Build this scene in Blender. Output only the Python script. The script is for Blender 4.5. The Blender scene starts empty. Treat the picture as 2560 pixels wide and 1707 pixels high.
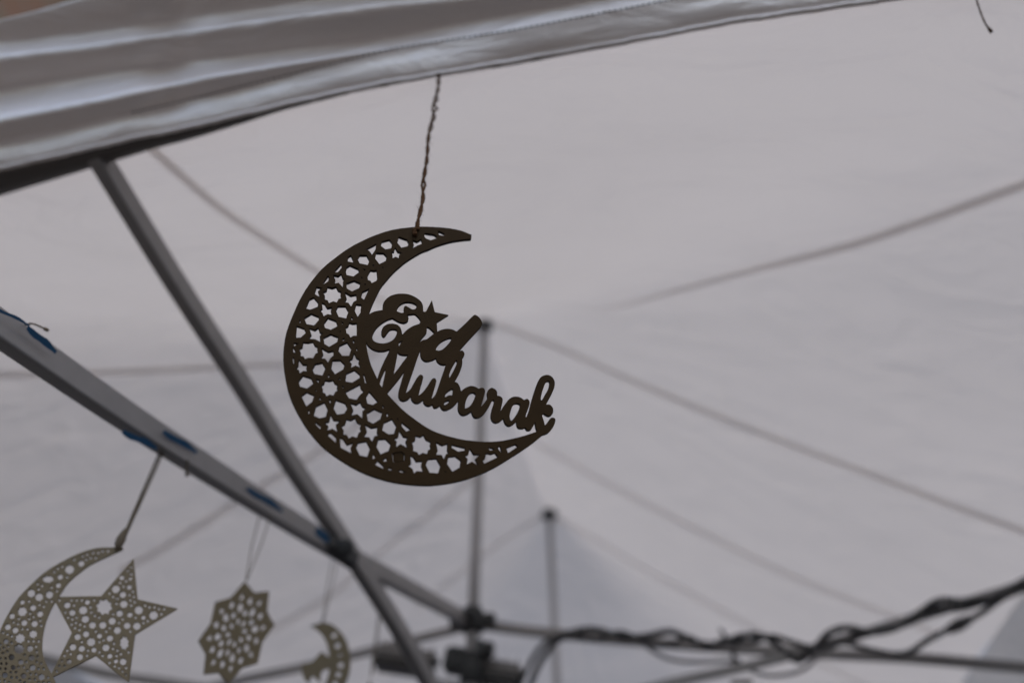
import bpy, math, random
import numpy as np
from mathutils import Vector, Matrix
random.seed(7); rng = np.random.default_rng(5)
R = math.radians
sc = bpy.context.scene
C = sc.collection

# ---------------------------------------------------------------- camera, sky, sun, exposure
CAMZ = 1.25                      # eye height above the paving
ELEV = R(45)                     # the camera looks up into the tent
F = 1707.0                       # focal length in photo pixels (24 mm on a 36 mm sensor)
cam_d = bpy.data.cameras.new('camera'); cam = bpy.data.objects.new('camera', cam_d); C.objects.link(cam)
cam.location = (0, 0, CAMZ); cam.rotation_euler = (R(90) + ELEV, 0, 0)
cam_d.sensor_width = 36; cam_d.lens = 24; cam_d.clip_start = 0.02; cam_d.clip_end = 2000
cam_d.dof.use_dof = True; cam_d.dof.focus_distance = 0.70; cam_d.dof.aperture_fstop = 1.45
cam_d.dof.aperture_blades = 0
sc.camera = cam
w = bpy.data.worlds.new('World'); sc.world = w; w.use_nodes = True
wn = w.node_tree; bg = wn.nodes['Background']
sky = wn.nodes.new('ShaderNodeTexSky'); sky.sky_type = 'NISHITA'; sky.sun_disc = False
SUN_EL, SUN_AZ = R(68), R(165)   # azimuth from +Y towards +X
sky.sun_elevation = SUN_EL; sky.sun_rotation = SUN_AZ
sky.air_density = 1.0; sky.dust_density = 3.5; sky.ozone_density = 0.6
wn.links.new(sky.outputs[0], bg.inputs[0]); bg.inputs[1].default_value = 0.13
sd = bpy.data.lights.new('sun', 'SUN'); sun = bpy.data.objects.new('sun', sd); C.objects.link(sun)
sd.energy = .5; sd.angle = R(25); sd.color = (1.0, 0.95, 0.9)
sdir = Vector((math.sin(SUN_AZ) * math.cos(SUN_EL), math.cos(SUN_AZ) * math.cos(SUN_EL), math.sin(SUN_EL)))
sun.rotation_euler = sdir.to_track_quat('Z', 'Y').to_euler()
sc.view_settings.view_transform = 'Standard'; sc.view_settings.look = 'None'
sc.view_settings.gamma = 1; sc.view_settings.use_curve_mapping = False
sc.view_settings.exposure = 0.9
sc.render.engine = 'CYCLES'
sc.cycles.max_bounces = 8; sc.cycles.diffuse_bounces = 4; sc.cycles.transmission_bounces = 6

# ---------------------------------------------------------------- measuring helpers
def at(px, py, d):
    """point d metres deep along the view line of a photo position"""
    a = (px - 1280) / F; b = (853.5 - py) / F
    return Vector((a * d, (math.cos(ELEV) - b * math.sin(ELEV)) * d, CAMZ + (math.sin(ELEV) + b * math.cos(ELEV)) * d))
U = Vector((.977, -.215, 0)).normalized(); V = Vector((.215, .977, 0)).normalized()
def T(u, v, z):                  # tent coordinates: across, along, height above the eye
    return U * u + V * v + Vector((0, 0, CAMZ + z))

# ---------------------------------------------------------------- materials
def mat(name, base, rough=.6, metal=0, noise=.0, nscale=40, bump=0, bscale=200, spec=.5):
    m = bpy.data.materials.new(name); m.use_nodes = True; nt = m.node_tree; b = nt.nodes['Principled BSDF']
    b.inputs['Base Color'].default_value = (*base, 1); b.inputs['Roughness'].default_value = rough
    b.inputs['Metallic'].default_value = metal; b.inputs['Specular IOR Level'].default_value = spec
    tc = nt.nodes.new('ShaderNodeTexCoord')
    if noise:
        n = nt.nodes.new('ShaderNodeTexNoise'); n.inputs['Scale'].default_value = nscale; n.inputs['Detail'].default_value = 5
        nt.links.new(tc.outputs['Object'], n.inputs['Vector'])
        r = nt.nodes.new('ShaderNodeMix'); r.data_type = 'RGBA'
        r.inputs[6].default_value = (*[c * (1 - noise) for c in base], 1)
        r.inputs[7].default_value = (*[min(1, c * (1 + noise)) for c in base], 1)
        nt.links.new(n.outputs['Fac'], r.inputs[0]); nt.links.new(r.outputs[2], b.inputs['Base Color'])
    if bump:
        n2 = nt.nodes.new('ShaderNodeTexNoise'); n2.inputs['Scale'].default_value = bscale; n2.inputs['Detail'].default_value = 3
        nt.links.new(tc.outputs['Object'], n2.inputs['Vector'])
        bp = nt.nodes.new('ShaderNodeBump'); bp.inputs['Strength'].default_value = bump; bp.inputs['Distance'].default_value = .002
        nt.links.new(n2.outputs['Fac'], bp.inputs['Height']); nt.links.new(bp.outputs[0], b.inputs['Normal'])
    return m

def cloth_mat(name, col, trans, tcol, rough=.5, gloss=.3, var=.04, wave=0.01, wave_scale=(1, 1, 1)):
    """woven polyester: reflects, and lets daylight through"""
    m = bpy.data.materials.new(name); m.use_nodes = True; nt = m.node_tree
    b = nt.nodes['Principled BSDF']; out = nt.nodes['Material Output']
    b.inputs['Base Color'].default_value = (*col, 1); b.inputs['Roughness'].default_value = rough
    b.inputs['Specular IOR Level'].default_value = gloss
    tr = nt.nodes.new('ShaderNodeBsdfTranslucent')
    tc = nt.nodes.new('ShaderNodeTexCoord')
    n = nt.nodes.new('ShaderNodeTexNoise'); n.inputs['Scale'].default_value = 1.6; n.inputs['Detail'].default_value = 4
    nt.links.new(tc.outputs['Object'], n.inputs['Vector'])
    r = nt.nodes.new('ShaderNodeMix'); r.data_type = 'RGBA'
    r.inputs[6].default_value = (*[c * (1 - var) for c in tcol], 1); r.inputs[7].default_value = (*[min(1, c * (1 + var)) for c in tcol], 1)
    nt.links.new(n.outputs['Fac'], r.inputs[0]); nt.links.new(r.outputs[2], tr.inputs[0])
    wv = nt.nodes.new('ShaderNodeTexNoise'); wv.inputs['Scale'].default_value = 900; wv.inputs['Detail'].default_value = 2
    nt.links.new(tc.outputs['Object'], wv.inputs['Vector'])
    bp = nt.nodes.new('ShaderNodeBump'); bp.inputs['Strength'].default_value = .25; bp.inputs['Distance'].default_value = .0004
    nt.links.new(wv.outputs['Fac'], bp.inputs['Height']); nt.links.new(bp.outputs[0], b.inputs['Normal'])
    cz = nt.nodes.new('ShaderNodeTexNoise'); cz.inputs['Scale'].default_value = 5; cz.inputs['Detail'].default_value = 6; cz.inputs['Roughness'].default_value = .55; cz.inputs['Distortion'].default_value = 1.2
    mpp = nt.nodes.new('ShaderNodeMapping'); mpp.inputs['Scale'].default_value = wave_scale; nt.links.new(tc.outputs['Object'], mpp.inputs[0]); nt.links.new(mpp.outputs[0], cz.inputs['Vector'])
    b2 = nt.nodes.new('ShaderNodeBump'); b2.inputs['Strength'].default_value = 1.0; b2.inputs['Distance'].default_value = wave
    nt.links.new(cz.outputs['Fac'], b2.inputs['Height']); nt.links.new(b2.outputs[0], bp.inputs['Normal']); nt.links.new(b2.outputs[0], tr.inputs['Normal'])
    mx = nt.nodes.new('ShaderNodeMixShader'); mx.inputs[0].default_value = trans
    nt.links.new(b.outputs[0], mx.inputs[1]); nt.links.new(tr.outputs[0], mx.inputs[2]); nt.links.new(mx.outputs[0], out.inputs[0])
    return m

M = {}
M['roof'] = cloth_mat('roof_polyester', (.64, .62, .60), .46, (.53, .508, .488), rough=.6, gloss=.2, var=.05, wave=.024, wave_scale=(.5, 1.3, 1))
M['tape'] = cloth_mat('seam_tape', (.68, .66, .65), .76, (.74, .71, .69), rough=.6, gloss=.2, var=.02)
M['cloth'] = cloth_mat('satin_cloth', (.90, .84, .80), .01, (.6, .58, .58), rough=.40, gloss=1.0, var=.03, wave=.006, wave_scale=(1.2, 4, 4))
M['cloth'].node_tree.nodes['Principled BSDF'].inputs['Metallic'].default_value = .4   # silver-coated polyester
M['flap_shade'] = mat('shaded_flap', (.10, .09, .08), .75, bump=.4, bscale=600)  # dark colour stands in for the shade on the flap under the hem
M['thread'] = mat('stitch_thread', (.04, .036, .034), .8)
M['steel'] = mat('painted_steel', (.24, .232, .228), .38, .5, noise=.12, nscale=30)
M['tube'] = mat('bare_tube', (.40, .395, .395), .4, .45, noise=.1, nscale=25)
M['black'] = mat('black_plastic', (.022, .024, .025), .45, noise=.3, nscale=30)
M['lamp'] = mat('lamp_housing', (.22, .21, .205), .5, .2, noise=.15, nscale=20)
M['lampdark'] = mat('lamp_front', (.018, .015, .014), .35)
M['cable'] = mat('rubber_cable', (.045, .045, .047), .4)
M['greycable'] = mat('grey_cable', (.22, .22, .23), .5)
M['wood'] = mat('walnut_stained_wood', (.033, .020, .0085), .62, noise=.18, nscale=60, bump=.25, bscale=900, spec=.05)
M['edge'] = mat('burnt_edge', (.012, .008, .006), .8, spec=.15)
M['wood2'] = mat('light_ply', (.155, .122, .070), .62, noise=.12, nscale=60, spec=.3)
M['jute'] = mat('jute', (.070, .035, .016), .9, noise=.35, nscale=500, spec=.1)
M['jute2'] = mat('pale_twine', (.13, .105, .075), .9, noise=.2, nscale=300, spec=.1)
M['bluetape'] = mat('blue_masking_tape', (.012, .085, .19), .55)
M['paving'] = mat('paving', (.065, .06, .056), .85, noise=.25, nscale=3, bump=.4, bscale=60)

# ---------------------------------------------------------------- object helpers
def link(name, me, m, parent=None, smooth=False):
    o = bpy.data.objects.new(name, me); C.objects.link(o)
    if m:
        me.materials.append(m)
    if smooth:
        me.polygons.foreach_set('use_smooth', [True] * len(me.polygons))
    if parent:
        o.parent = parent; o.matrix_parent_inverse = parent.matrix_world.inverted()
    return o
def tag(o, label=None, cat=None, group=None, kind=None):
    if label: o['label'] = label
    if cat: o['category'] = cat
    if group: o['group'] = group
    if kind: o['kind'] = kind
    return o
def empty(name, loc, label, cat, group=None):
    o = bpy.data.objects.new(name, None); C.objects.link(o); o.location = loc
    o.empty_display_size = .05
    o.matrix_world = Matrix.Translation(loc)
    return tag(o, label, cat, group)
def pymesh(name, vs, fs):
    me = bpy.data.meshes.new(name); me.from_pydata([tuple(v) for v in vs], [], fs); me.update(); return me

def cr(pts, n=8):
    """smooth curve through points"""
    P = [np.array(p, float) for p in pts]; P = [2 * P[0] - P[1]] + P + [2 * P[-1] - P[-2]]; out = []
    for i in range(1, len(P) - 2):
        a, b, c, d = P[i - 1:i + 3]
        for k in range(n):
            t = k / n
            out.append(.5 * ((2 * b) + (-a + c) * t + (2 * a - 5 * b + 4 * c - d) * t * t + (-a + 3 * b - 3 * c + d) * t ** 3))
    out.append(P[-2]); return out

def frames(pts):
    pts = [Vector(p) for p in pts]; n = len(pts)
    tans = [(pts[min(i + 1, n - 1)] - pts[max(i - 1, 0)]).normalized() for i in range(n)]
    up = Vector((0, 0, 1)) if abs(tans[0].z) < .9 else Vector((1, 0, 0))
    nn = (up - tans[0] * up.dot(tans[0])).normalized(); res = []
    for i in range(n):
        nn = (nn - tans[i] * nn.dot(tans[i])).normalized()
        res.append((pts[i], nn, tans[i].cross(nn)))
    return res
def sweep(name, pts, prof, m, parent=None, smooth=True, scale=None):
    """sweep a closed profile (list of (a,b) metres; a = along up-normal) along points, capped"""
    fr = frames(pts); k = len(prof); vs = []; fs = []
    for i, (p, n, b) in enumerate(fr):
        s = scale[i] if scale else 1
        for (x, y) in prof: vs.append(p + n * x * s + b * y * s)
    for i in range(len(fr) - 1):
        for j in range(k):
            fs.append((i * k + j, i * k + (j + 1) % k, (i + 1) * k + (j + 1) % k, (i + 1) * k + j))
    fs.append(tuple(range(k))[::-1]); fs.append(tuple((len(fr) - 1) * k + j for j in range(k)))
    return link(name, pymesh(name, vs, fs), m, parent, smooth)
def circ(r, k=12): return [(r * math.cos(2 * math.pi * i / k), r * math.sin(2 * math.pi * i / k)) for i in range(k)]
def rrect(h, w, c=.004, k=3):
    """rounded rectangle profile h (vertical) by w"""
    out = []
    for (sx, sy, a0) in ((1, 1, 0), (-1, 1, 90), (-1, -1, 180), (1, -1, 270)):
        for i in range(k + 1):
            a = R(a0 + 90 * i / k); out.append((sx * (h / 2 - c) + c * math.cos(a), sy * (w / 2 - c) + c * math.sin(a)))
    return out
def bar(name, p, q, m, parent, h=.032, w=.016, ext=0):
    p = Vector(p); q = Vector(q); d = (q - p).normalized()
    o = sweep(name, [p - d * ext, q + d * ext], rrect(h, w), m, parent, smooth=False); return o
def box(name, c, size, axes, m, parent=None, bev=.004):
    """bevelled block centred at c with given axes"""
    import bmesh
    bm = bmesh.new(); bmesh.ops.create_cube(bm, size=1)
    for v in bm.verts: v.co = Vector((v.co.x * size[0], v.co.y * size[1], v.co.z * size[2]))
    if bev: bmesh.ops.bevel(bm, geom=bm.edges[:], offset=bev, segments=2, affect='EDGES')
    X, Y, Z = axes
    for v in bm.verts: v.co = Vector(c) + X * v.co.x + Y * v.co.y + Z * v.co.z
    me = bpy.data.meshes.new(name); bm.to_mesh(me); bm.free()
    return link(name, me, m, parent)
def lathe(name, base, axis, prof, m, parent=None, k=24):
    axis = Vector(axis).normalized(); a = Vector((1, 0, 0)) if abs(axis.x) < .8 else Vector((0, 1, 0))
    X = (a - axis * a.dot(axis)).normalized(); Y = axis.cross(X); vs = []; fs = []
    for (r, h) in prof:
        for i in range(k):
            t = 2 * math.pi * i / k; vs.append(Vector(base) + axis * h + X * r * math.cos(t) + Y * r * math.sin(t))
    for j in range(len(prof) - 1):
        for i in range(k): fs.append((j * k + i, j * k + (i + 1) % k, (j + 1) * k + (i + 1) % k, (j + 1) * k + i))
    fs.append(tuple(range(k))[::-1]); fs.append(tuple((len(prof) - 1) * k + i for i in range(k)))
    return link(name, pymesh(name, vs, fs), m, parent, True)

# ================================================================ THE SETTING
g = pymesh('ground', [(-600, -600, 0), (600, -600, 0), (600, 600, 0), (-600, 600, 0)], [(0, 1, 2, 3)])
tag(link('ground', g, M['paving']), kind='structure')

# brick building beside the tent: real courses where it can be seen, further off as one mass
def brick_wall():
    base = empty('brick_chimney', (-3.8, 1.45, 0), 'tan and orange brick chimney stack, a blurred patch in the top left corner', 'chimney')
    m = bpy.data.materials.new('brick'); m.use_nodes = True; nt = m.node_tree; b = nt.nodes['Principled BSDF']
    tc = nt.nodes.new('ShaderNodeTexCoord'); mp = nt.nodes.new('ShaderNodeMapping'); mp.inputs['Rotation'].default_value = (R(90), 0, R(90))
    br = nt.nodes.new('ShaderNodeTexBrick'); br.inputs['Scale'].default_value = 1
    br.inputs['Color1'].default_value = (.22, .105, .055, 1); br.inputs['Color2'].default_value = (.19, .13, .075, 1); br.inputs['Mortar'].default_value = (.19, .165, .13, 1)
    br.inputs['Brick Width'].default_value = .23; br.inputs['Row Height'].default_value = .075; br.inputs['Mortar Size'].default_value = .006
    nt.links.new(tc.outputs['Object'], mp.inputs[0]); nt.links.new(mp.outputs[0], br.inputs['Vector']); nt.links.new(br.outputs[0], b.inputs['Base Color'])
    bp = nt.nodes.new('ShaderNodeBump'); bp.inputs['Distance'].default_value = .01; bp.invert = True
    nt.links.new(br.outputs['Fac'], bp.inputs['Height']); nt.links.new(bp.outputs[0], b.inputs['Normal']); b.inputs['Roughness'].default_value = .85
    box('wall', (-3.8, 1.45, 3.4), (1.2, 1.3, 6.8), (Vector((1, 0, 0)), Vector((0, 1, 0)), Vector((0, 0, 1))), m, base, .01)
    box('parapet', (-3.8, 1.45, 6.86), (1.4, 1.5, .12), (Vector((1, 0, 0)), Vector((0, 1, 0)), Vector((0, 0, 1))), mat('stone_coping', (.35, .32, .28), .8, noise=.1), base, .01)
brick_wall()

# ---------------------------------------------------------------- tent roof
UC, PV1, PV2, HALF, HU = -.54, 1.92, 3.46, 1.5, 1.63
U0, U1, V0, V1 = UC - HU, UC + HU, .405, PV2 + HALF
ZE, ZP = .93, 2.125
def H(u, v):
    a = np.abs(u - UC) / HU; b = np.maximum(np.maximum((PV1 - v), (v - PV2)) / HALF, 0)
    p = 7.0 - 3.0 * np.clip((v - PV2 + .2) / .5, 0, 1); t = (a ** p + b ** p) ** (1 / p)
    # the ridge cloth between the two masts sags a little
    r = np.clip((v - PV1) / (PV2 - PV1), 0, 1); sag = .07 * np.sin(np.pi * r) * np.clip(1 - a * 1.6, 0, 1) ** 1.5
    fr_ = np.clip((1.5 - v) / 1.1, 0, 1); ze = ZE + .125 * fr_ * fr_ * (3 - 2 * fr_)
    z = ZP - (ZP - ze) * np.clip(t, 0, 1.02) - .20 * t * (1 - t) - sag
    # tension creases fanning out from the mast heads, and broad slack waves
    d1 = np.hypot(u - UC, v - PV1) + 1e-6; th1 = np.arctan2(v - PV1, u - UC)
    d2 = np.hypot(u - UC, v - PV2) + 1e-6; th2 = np.arctan2(v - PV2, u - UC)
    z = z + .0022 * np.sin(th1 * 46 + 2 * np.sin(d1 * 3)) * np.exp(-((d1 - .8) / .55) ** 2) * np.clip(1 - d2 * .1, 0, 1)
    z = z + .0035 * np.sin(th2 * 40 + 1.5 * np.sin(d2 * 2.5)) * np.exp(-((d2 - .9) / .7) ** 2) * (0.35 + .65 * (u < UC + .2))
    z = z + .004 * np.sin(u * 5.1 + v * 2.3) * np.sin(v * 4.3 - u * 1.7)
    return z
def hit(px, py):
    """where a view line meets the roof cloth"""
    lo, hi = .6, None
    o = Vector((0, 0, CAMZ)); d = at(px, py, 1) - o
    t = .6
    while t < 7:
        p = d * t; u, v = p.dot(U), p.dot(V)
        if p.z >= H(u, v): hi = t; break
        t += .02
    if hi is None: return None
    lo = hi - .02
    for _ in range(20):
        mid = (lo + hi) / 2; p = d * mid
        if p.z >= H(p.dot(U), p.dot(V)): hi = mid
        else: lo = mid
    p = d * hi; return p.dot(U), p.dot(V)

roof_root = empty('tent_roof', T(UC, PV1, ZP), 'white translucent tent roof with two peaks, held up by the grey masts', 'tent roof')
NU, NV = 170, 250
us = np.linspace(U0, U1, NU); vsn = np.linspace(V0, V1, NV)
vs = []; fs = []
for v in vsn:
    zz = H(us, np.full(NU, v))
    for u, z in zip(us, zz): vs.append(T(u, v, z))
for j in range(NV - 1):
    for i in range(NU - 1): fs.append((j * NU + i, j * NU + i + 1, (j + 1) * NU + i + 1, (j + 1) * NU + i))
link('canopy_sheet', pymesh('canopy_sheet', vs, fs), M['roof'], roof_root, True)
# hanging valances on the three far sides
def valance(p0, p1, drop=.36):
    n = 120; vs = []; fs = []
    (a, b), (c, d) = p0, p1
    nrm = Vector((d - b, -(c - a), 0)).normalized(); nrm = U * nrm.x + V * nrm.y
    for i in range(n + 1):
        t = i / n; u = a + (c - a) * t; v = b + (d - b) * t
        for k in range(6):
            q = k / 5
            vs.append(T(u, v, ZE - q * drop) + nrm * (.014 * q * math.sin(t * 37 + k * .3) + .008 * q * math.sin(t * 91)))
    for i in range(n):
        for k in range(5): fs.append((i * 6 + k, i * 6 + k + 1, i * 6 + k + 7, i * 6 + k + 6))
    return link('valance', pymesh('valance', vs, fs), M['roof'], roof_root, True)
valance((U0, V0), (U0, V1)); valance((U1, V0), (U1, V1)); valance((U0, V1), (U1, V1))

def seam(px, width, off=.004, taper=False):
    pts = []
    for q in cr(px, 10):
        h = hit(q[0], q[1])
        if h and U0 < h[0] < U1 and V0 < h[1] < V1: pts.append(h)
    if len(pts) < 3: return
    P = np.array(pts); vs = []; fs = []
    for i in range(len(P)):
        tg = P[min(i + 1, len(P) - 1)] - P[max(i - 1, 0)]; tg = tg / (np.linalg.norm(tg) + 1e-9); nn = np.array([-tg[1], tg[0]])
        tp = min(1, .15 + 1.6 * min(i / len(P) if False else 1, (len(P) - 1 - i) / len(P))) if taper else 1
        for s in (-1, -.33, .33, 1):
            q = P[i] + nn * s * width * tp / 2
            vs.append(T(q[0], q[1], float(H(q[0], q[1])) - off))
    for i in range(len(P) - 1):
        for k in range(3): fs.append((i * 4 + k, i * 4 + k + 1, i * 4 + k + 5, i * 4 + k + 4))
    return link('seam_tape', pymesh('seam_tape', vs, fs), M['tape'], roof_root, True)
SEAMS = [([(360, 352), (390, 378), (470, 450), (560, 525), (680, 605), (800, 680), (920, 735), (1060, 780), (1195, 806)], .022),
         ([(2640, 425), (2560, 458), (2300, 553), (2100, 618), (1900, 668), (1700, 722), (1580, 755), (1480, 778)], .022),
         ([(1240, 808), (1400, 870), (1600, 958), (1800, 1040), (2000, 1118), (2200, 1192), (2400, 1268), (2560, 1325), (2640, 1352)], .03),
         ([(1330, 1100), (1480, 1185), (1640, 1270), (1800, 1350), (1960, 1428), (2120, 1495), (2240, 1540), (2340, 1580)], .03),
         ([(1390, 1292), (1500, 1352), (1620, 1425), (1760, 1500), (1900, 1575), (2040, 1650), (2200, 1730)], .03),
         ([(-60, 936), (150, 931), (350, 925), (560, 915), (760, 905), (950, 880)], .022),
         ([(300, 1425), (400, 1372), (520, 1298), (640, 1222), (760, 1150), (860, 1085), (1000, 990)], .03),
         ([(560, 1640), (700, 1560), (820, 1490), (900, 1420), (980, 1355), (1080, 1280), (1190, 1185)], .03),
         ([(1040, 1520), (1120, 1455), (1220, 1375), (1300, 1320), (1368, 1284)], .03)]
for si, (p, wd) in enumerate(SEAMS): seam(p, wd, taper=si == 1)

# ---------------------------------------------------------------- tent frame
fr = empty('tent_frame', T(UC, PV1, -CAMZ), 'grey steel folding frame of the tent with two masts and crossing bars', 'tent frame')
Zv = Vector((0, 0, 1))
def mast(v, r, ztop, capr):
    sweep('mast', [T(UC, v, .30), T(UC, v, ztop - .03)], circ(r, 20), M['tube'], fr)
    lathe('mast_cap', T(UC, v, ztop - .065), Zv, [(r * 1.25, 0), (capr * .8, .004), (capr, .014), (capr, .028), (capr * .8, .044), (capr * .3, .052)], M['black'], fr)
mast(PV1, .0175, ZP, .036); mast(PV2, .0175, ZP, .046)

def polybar(name, px, d0, d1, h=.033, w=.018, m='steel', n=6):
    q = cr(px, n); xs = [p[0] for p in q]; x0, x1 = px[0][0], px[-1][0]
    pts = [at(p[0], p[1], 1 / (1 / d0 + (1 / d1 - 1 / d0) * (p[0] - x0) / (x1 - x0))) for p in q]
    return sweep(name, pts, rrect(h, w), M[m], fr, smooth=False), pts
# the scissor pair running from the front edge to the near mast
BP = [(-120, 738), (0, 822), (280, 1016), (500, 1160), (800, 1348), (1000, 1458), (1175, 1553)]
b_in = 1 / .8 + (1 / 2.0 - 1 / .8) * (-120) / 1175
_, Bpts = polybar('truss_bar', BP, 1 / b_in, 2.0, h=.036, w=.024)
def dB(x): return 1 / (1.25 + (-.75) * x / 1175)
AP = [(232, 368), (264, 421), (435, 700), (609, 968), (719, 1146), (839, 1325), (993, 1566), (1072, 1707), (1150, 1850)]
_, Apts = polybar('truss_bar', AP, 1.12, 1.60, h=.034, w=.026)
lathe('pivot', at(862, 1368, 1.34), at(862, 1368, 1.5) - at(862, 1368, 1.3), [(.010, 0), (.017, .002), (.017, .012), (.010, .014), (.010, .05), (.016, .052), (.016, .06)], M['black'], fr, 16)
sweep('pivot_block', [at(812, 1352, 1.36), at(884, 1402, 1.40)], rrect(.030, .026), M['black'], fr, smooth=False)
for (x, y) in ((330, 1046), (640, 1250), (760, 1322), (1060, 1488)):       # rivet heads
    d_ = dB(x) - .012; lathe('rivet', at(x, y, d_ + .004), at(x, y, d_ - .01) - at(x, y, d_), [(.0052, 0), (.0052, .002), (.0035, .0038), (.001, .0045)], M['tube'], fr, 12)
# side bars from the hub
polybar('truss_bar', [(1200, 1560), (1352, 1580), (1700, 1610), (2054, 1633), (2266, 1643), (2560, 1668), (2640, 1675)], 2.0, 1.86, h=.028)
polybar('truss_bar', [(1560, 1738), (1680, 1706), (1874, 1663), (2000, 1630), (2200, 1570), (2400, 1510), (2560, 1462), (2660, 1432)], 1.80, 1.82, h=.024, w=.014)
polybar('truss_bar', [(1165, 1566), (1020, 1602), (908, 1631), (749, 1669), (599, 1700), (300, 1770), (20, 1830)], 2.0, 2.18, h=.024, w=.014)
polybar('truss_bar', [(-20, 1615), (80, 1638), (201, 1668), (304, 1690), (460, 1712), (760, 1760)], 2.14, 2.16, h=.026, w=.014)
# perimeter scissors on the far sides, legs and joints
def xpair(a, b):
    bar('perimeter_bar', T(*a, .84), T(*b, .60), M['steel'], fr, .026, .014); off = V * .02 if abs(a[0] - b[0]) > .1 else U * .02
    bar('perimeter_bar', T(*a, .60) + off, T(*b, .84) + off, M['steel'], fr, .026, .014)
for u in (U0 + .03, U1 - .03):
    for (a, b) in ((V0, PV1), (PV1, PV2), (PV2, V1)):
        if u > 0 and a == PV1: continue
        xpair((u, a + .04), (u, b - .04))
for (a, b) in ((U0, UC), (UC, U1)): xpair((a + .04, V1 - .03), (b - .04, V1 - .03))
for u in (U0 + .03, U1 - .03):
    for v in (V0 + .03, V1 - .03):
        box('leg', T(u, v, (.91 - CAMZ) / 2), (.034, .034, CAMZ + .91), (U, V, Zv), M['steel'], fr, .003)
        box('foot_plate', T(u, v, -CAMZ + .008), (.11, .11, .006), (U, V, Zv), M['steel'], fr, .001)
    for v in (PV1, PV2):
        for z in (.60, .84) if u < 0 else (): box('joint', T(u, v, z), (.05, .075, .045), (U, V, Zv), M['black'], fr)
for v in (PV1,):
    # mid hub: moulded collar with four clevis arms
    c = T(UC, v, .835)
    lathe('hub', c - Zv * .035, Zv, [(.026, 0), (.034, .008), (.034, .05), (.028, .07), (.021, .076)], M['black'], fr)
    for a in (0, 90, 180, 270):
        d = (U * math.cos(R(a)) + V * math.sin(R(a)))
        box('hub_arm', c + d * .045, (.045, .026, .034), (d, d.cross(Zv), Zv), M['black'], fr)
lathe('hub', T(UC, PV2, .80), Zv, [(.026, 0), (.034, .008), (.034, .05), (.028, .07), (.021, .076)], M['black'], fr)
# lower slider of the near mast
lathe('slider', T(UC, PV1, .66), Zv, [(.022, 0), (.030, .006), (.030, .075), (.022, .085)], M['black'], fr)

# ---------------------------------------------------------------- lamp fixture clamped under the hub
def lamp():
    c = at(1118, 1664, 1.98)
    X = (at(1303, 1694, 1.93) - at(935, 1640, 2.0)); L = X.length; X.normalize()
    Y = X.cross(Zv).normalized(); Zl = Y.cross(X) * -1 if Y.cross(X).z < 0 else Y.cross(X)
    root = empty('lamp_fixture', c, 'dark twin-headed lamp clamped to the near mast under the hub', 'lamp')
    for (x0, x1, dz) in ((-L / 2, -.03, 0), (.065, L / 2, 0)):
        p = c + X * x0; ln = x1 - x0
        box('housing', c + X * (x0 + x1) / 2 + Zl * .010, (ln, .075, .034), (X, Y, Zl), M['lamp'], root, .010)
        box('lamp_head', c + X * (x0 + x1) / 2 - Zl * .021, (ln * .96, .082, .028), (X, Y, Zl), M['lampdark'], root, .008)
        for i in range(5):
            box('cooling_fin', c + X * (x0 + ln * (i + .5) / 5) + Zl * .031, (.004, .066, .012), (X, Y, Zl), M['lamp'], root, .001)
    box('cross_rail', c - Zl * .047 + X * .05, (L * .50, .03, .014), (X, Y, Zl), M['tube'], root, .003)
    box('clamp', at(1140, 1652, 1.94), (.062, .07, .062), (X, Y, Zl), M['black'], root, .008)
    box('clamp_jaw', at(1192, 1640, 1.94), (.04, .05, .085), (X, Y, Zl), mat('clamp_grey', (.07, .08, .085), .4), root, .006)
    lathe('clamp_knob', at(1205, 1622, 1.93), X, [(.012, 0), (.022, .006), (.024, .022), (.018, .034)], M['black'], root, 16)
lamp()

# ---------------------------------------------------------------- cables
def cable(name, px, r, m, label, d=lambda x: 1.92, parent=None, wob=.0):
    pts = [at(p[0], p[1], d(p[0]) + (wob * math.sin(i * .9))) for i, p in enumerate(cr(px, 7))]
    return sweep(name, pts, circ(r, 10), M[m], parent)
cb = empty('power_cable', at(2000, 1640, 1.9), 'black twisted power cables wound along the right-hand frame bar', 'cable')
dd = lambda x: 1.95 - .17 * min(1, max(0, (x - 1400)) / 700)
cable('strand', [(1318, 1735), (1345, 1665), (1385, 1608), (1435, 1578), (1495, 1574), (1560, 1594), (1620, 1588), (1680, 1578), (1735, 1602), (1790, 1610), (1850, 1590), (1900, 1588), (1945, 1612), (1992, 1650), (2035, 1622), (2072, 1582), (2120, 1568), (2180, 1580), (2245, 1566), (2300, 1530), (2350, 1500), (2400, 1502), (2480, 1492), (2560, 1452), (2650, 1400)], .0088, 'cable', None, dd, cb, .012)
cable('strand', [(1290, 1735), (1320, 1665), (1362, 1606), (1420, 1584), (1490, 1598), (1550, 1580), (1610, 1602), (1670, 1612), (1720, 1592), (1770, 1618), (1815, 1600), (1870, 1606), (1930, 1590), (1985, 1606), (2050, 1622), (2110, 1606), (2186, 1626), (2263, 1633), (2322, 1598), (2395, 1561), (2450, 1534), (2510, 1492), (2580, 1462), (2650, 1430)], .0072, 'cable', None, lambda x: dd(x) - .012, cb, -.010)
cable('strand', [(2130, 1590), (2200, 1572), (2270, 1556), (2330, 1522), (2400, 1520), (2470, 1500), (2540, 1478), (2640, 1420)], .0088, 'cable', None, lambda x: dd(x) + .02, cb, .008)
cable('thin_wire', [(1590, 1584), (1625, 1622), (1680, 1648), (1750, 1654), (1830, 1652), (1900, 1684), (1960, 1686), (2015, 1668), (2060, 1620)], .0055, 'greycable', None, lambda x: 1.91, cb)
cable('thin_wire', [(1800, 1572), (1812, 1592), (1790, 1606), (1838, 1612), (1832, 1640), (1850, 1652)], .0050, 'cable', None, lambda x: 1.905, cb)
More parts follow.
